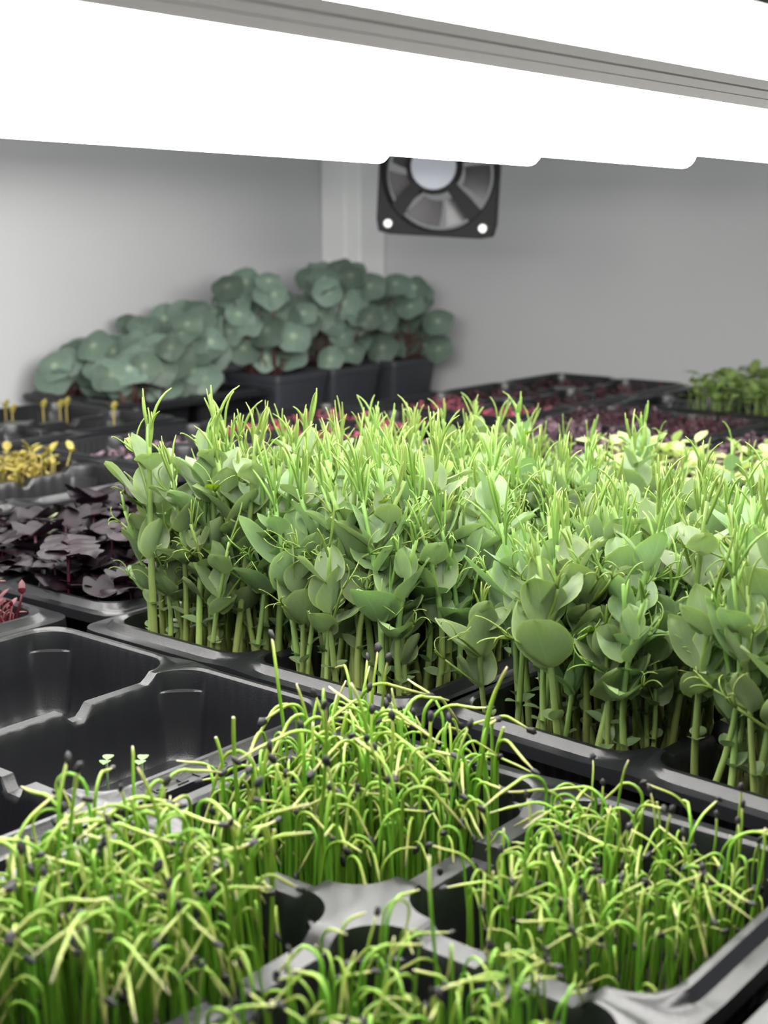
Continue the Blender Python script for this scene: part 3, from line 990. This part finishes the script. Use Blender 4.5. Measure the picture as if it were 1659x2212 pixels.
for k, vv in enumerate((4.08, 4.57, 5.16)):
    e = link('plant_pot', None, loc=((-3.90 - .235) * H, vv * H, Z_SHELF))
    tag(e, pot_words[k], 'pot', 'nasturtium pots')
    link('body', pb, e); link('rim', prm, e)
    s_ = link('potting_soil', pso, e)
    POTS.append(Vector(e.location))

def nast_leaf(mb, c, nrm, rad, z):
    Fm = frame(np.cross(nrm, [.3, .9, .2]), nrm)
    n, rings = 18, 4
    ph = random.random() * 6
    V = [np.asarray(c, float)]; tv = [(.06, 0, z)]
    for q in range(1, rings + 1):
        f = q / rings
        for j in range(n):
            a = j * 2 * pi / n
            wob = 1 + .05 * sin(5 * a + ph) * f + .03 * sin(9 * a)
            zz = -.16 * rad * f * f + .10 * rad * f * f * sin(3 * a + ph) + .05 * rad * f * sin(5 * a + ph * 2)
            V.append(np.asarray(c) + Fm @ np.array([rad * f * wob * cos(a), rad * f * wob * sin(a), zz]))
            ang = abs(((a * 9 / (2 * pi)) % 1) * 2 - 1)          # 1 between veins, 0 on a vein
            tv.append((.02 if j % 2 == 0 and q < rings else .5, f, z))
    F = [(0, 1 + j, 1 + (j + 1) % n) for j in range(n)]
    for q in range(rings - 1):
        for j in range(n):
            k = (j + 1) % n
            F.append((1 + q * n + j, 1 + (q + 1) * n + j, 1 + (q + 1) * n + k, 1 + q * n + k))
    mb.add(V, F, tv)
def nasturtium(base, spread, h0, h1, nl, label, group, rad=(.021, .031)):
    e = link('nasturtium', None, loc=base)
    tag(e, label, 'nasturtium', group)
    tocam = np.array([.55, -.75, .35])
    R = random.uniform
    for k in range(nl):
        z = random.random()
        a = R(0, 6.28)
        c = np.array([cos(a) * R(.2, 1) * spread, sin(a) * R(.2, 1) * spread, R(h0, h1)])
        nrm = np.array([R(-.55, .55), R(-.55, .55), R(.2, .8)]) + tocam * R(.7, 2.2)
        nrm /= np.linalg.norm(nrm)
        st = MB()
        mid = np.array([c[0] * .45, c[1] * .45, c[2] * .6])
        tube(st, [np.array([c[0] * .15, c[1] * .15, -.003]), mid, c - nrm * .003, c], np.array([.0015, .0013, .0011, .0009]), 5, z=z)
        s_ = link('stem', st.mesh('stem', [M['nast_stem']]), e)
        lf = MB(); nast_leaf(lf, c, nrm, R(*rad), z)
        link('leaf', lf.mesh('leaf', [M['nast']]), e)
random.seed(41)
for k, P in enumerate(POTS):
    for q in range(5):
        b = (P.x + random.uniform(-.045, .045), P.y + random.uniform(-.045, .045), Z_SHELF + .076 - .016)
        top = (.175, .185, .16)[k]
        nasturtium(b, .070, .030, top * random.uniform(.80, 1.06), 9, ('tall grey-green nasturtium in the pot beside the low tray', 'tall grey-green nasturtium in the middle pot', 'tall grey-green nasturtium in the end pot next to bare wall')[k], ('nasturtiums in the first pot', 'nasturtiums in the middle pot', 'nasturtiums in the end pot')[k])
for q, P in enumerate(scatter('nt', None, 17, -.015, 43, margin=.012, mind=.018)):
    f = (P[1] / H - 2.74) / 1.06 + (P[0] / H + 4.86) / 3
    nasturtium(P, .045, .030, .060 + .075 * min(1, f), 6, 'low grey-green nasturtium spilling over the tray edge', 'nasturtiums in the low tray')

# ------------------------------------------------------------------ the fan
FD = 2.02
fc = at_depth(947, 378, FD)
S = .172
zax = (CAM - fc).normalized()
zax = (zax * 1.0 + RIGHT * (-.10)).normalized()
roll = radians(4.5)
upf = (UPV * cos(roll) - RIGHT * sin(roll) * -1.0)
xax = upf.cross(zax).normalized(); yax = zax.cross(xax).normalized()
Rf = Matrix((xax, yax, zax)).transposed().to_4x4()
fan = link('axial_fan', None)
fan.matrix_world = Matrix.Translation(fc) @ Rf
tag(fan, 'square black axial fan with pale hub label hanging before the corner', 'fan')
# frame: square with rounded corners and a round opening, 45 mm deep
mb = MB()
n = 48; hs = S / 2; ro = S * .455; rc_ = .012
def sq(a):
    c, s = cos(a), sin(a); m = max(abs(c), abs(s)); x, y = c / m * hs, s / m * hs
    dx, dy = abs(x) - (hs - rc_), abs(y) - (hs - rc_)
    if dx > 0 and dy > 0:
        d = math.hypot(dx, dy); k = rc_ / max(d, rc_)
        x, y = math.copysign(hs - rc_ + dx * k, x), math.copysign(hs - rc_ + dy * k, y)
    return x, y
ang = [i * 2 * pi / n for i in range(n)]
V = []
for (z_, kind) in ((.0, 'o'), (.003, 'o2'), (.003, 'i2'), (-.004, 'i'), (-.040, 'i'), (-.045, 'i2'), (-.045, 'o')):
    for a in ang:
        if kind == 'o': x, y = sq(a)
        elif kind == 'o2': x, y = [c * .985 for c in sq(a)]
        elif kind == 'i2': x, y = ro * 1.03 * cos(a), ro * 1.03 * sin(a)
        else: x, y = ro * cos(a), ro * sin(a)
        V.append((x, y, z_))
F = []
for i in range(7):
    i2 = (i + 1) % 7
    for j in range(n):
        k = (j + 1) % n
        F.append((i * n + j, i * n + k, i2 * n + k, i2 * n + j))
mb.add(V, F)
link('frame', mb.mesh('frame', [M['fan']], smooth=False), fan)
def cyl(mb, r, z0, z1, n=24, bev=.002):
    V = []
    for rr_, zz in ((r, z0), (r, z1 - bev), (r - bev, z1)):
        for j in range(n): V.append((rr_ * cos(j * 2 * pi / n), rr_ * sin(j * 2 * pi / n), zz))
    F = [(i * n + j, i * n + (j + 1) % n, (i + 1) * n + (j + 1) % n, (i + 1) * n + j) for i in range(2) for j in range(n)]
    F += [tuple(range(n - 1, -1, -1)), tuple(2 * n + j for j in range(n))]
    mb.add(V, F)
mb = MB(); cyl(mb, .040, -.036, -.004)
hub = link('hub', mb.mesh('hub', [M['fan']], sharp=30), fan, loc=(-.008, .012, 0))
mb = MB(); cyl(mb, .0325, -.0042, -.0034, bev=.0002)
tag(link('hub_label', mb.mesh('hub_label', [M['label']], sharp=30), hub), 'pale silver-blue sticker')
for k in range(4):
    a = pi / 4 + k * pi / 2
    mb = MB()
    ux, uy = cos(a), sin(a); vx, vy = -uy, ux
    P = []
    for (d, w) in ((.034, .016), (.098, .026)):
        for s_, zz in ((-1, -.008), (1, -.008), (1, -.002), (-1, -.002)):
            P.append((ux * d + vx * s_ * w / 2 - .006 * (1 if d < .05 else 0), uy * d + vy * s_ * w / 2 + .010 * (1 if d < .05 else 0), zz))
    mb.add(P, [(0, 1, 5, 4), (1, 2, 6, 5), (2, 3, 7, 6), (3, 0, 4, 7), (3, 2, 1, 0), (4, 5, 6, 7)])
    link('strut', mb.mesh('strut', [M['fan']], smooth=False), fan)
    mb = MB(); cyl(mb, .0075, .0025, .008, 12, .002)
    link('bolt', mb.mesh('bolt', [M['steel']], sharp=30), fan, loc=((hs - .018) * (1 if ux > 0 else -1), (hs - .015) * (1 if uy > 0 else -1), 0))
for k in range(7):
    mb = MB(); V = []
    for i in range(6):
        d = .036 + (.0735 - .036) * i / 5
        for j in range(5):
            a = k * 2 * pi / 7 + (j / 4 - .5) * .74 - .12 * i / 5
            V.append((d * cos(a), d * sin(a), -.016 - .018 * (j / 4) + .003 * sin(pi * j / 4)))
    Fq = [(i * 5 + j, i * 5 + j + 1, (i + 1) * 5 + j + 1, (i + 1) * 5 + j) for i in range(5) for j in range(4)]
    mb.add(V, Fq)
    link('blade', mb.mesh('blade', [M['blade']]), fan)
# bracket arm that carries the fan from the wall behind it
mb = MB()
top_l = np.array([0, hs - .006, -.040])
inv = (Matrix.Translation(fc) @ Rf).inverted()
hit = fc + Vector((0, 1, 0)) * (V_WALL - fc.y + .004)
w0 = np.array(inv @ (hit + Vector((0, 0, hs))))
tube(mb, [top_l, top_l * .5 + w0 * .5, w0], .006, 8)
link('bracket', mb.mesh('bracket', [M['steel']]), fan)
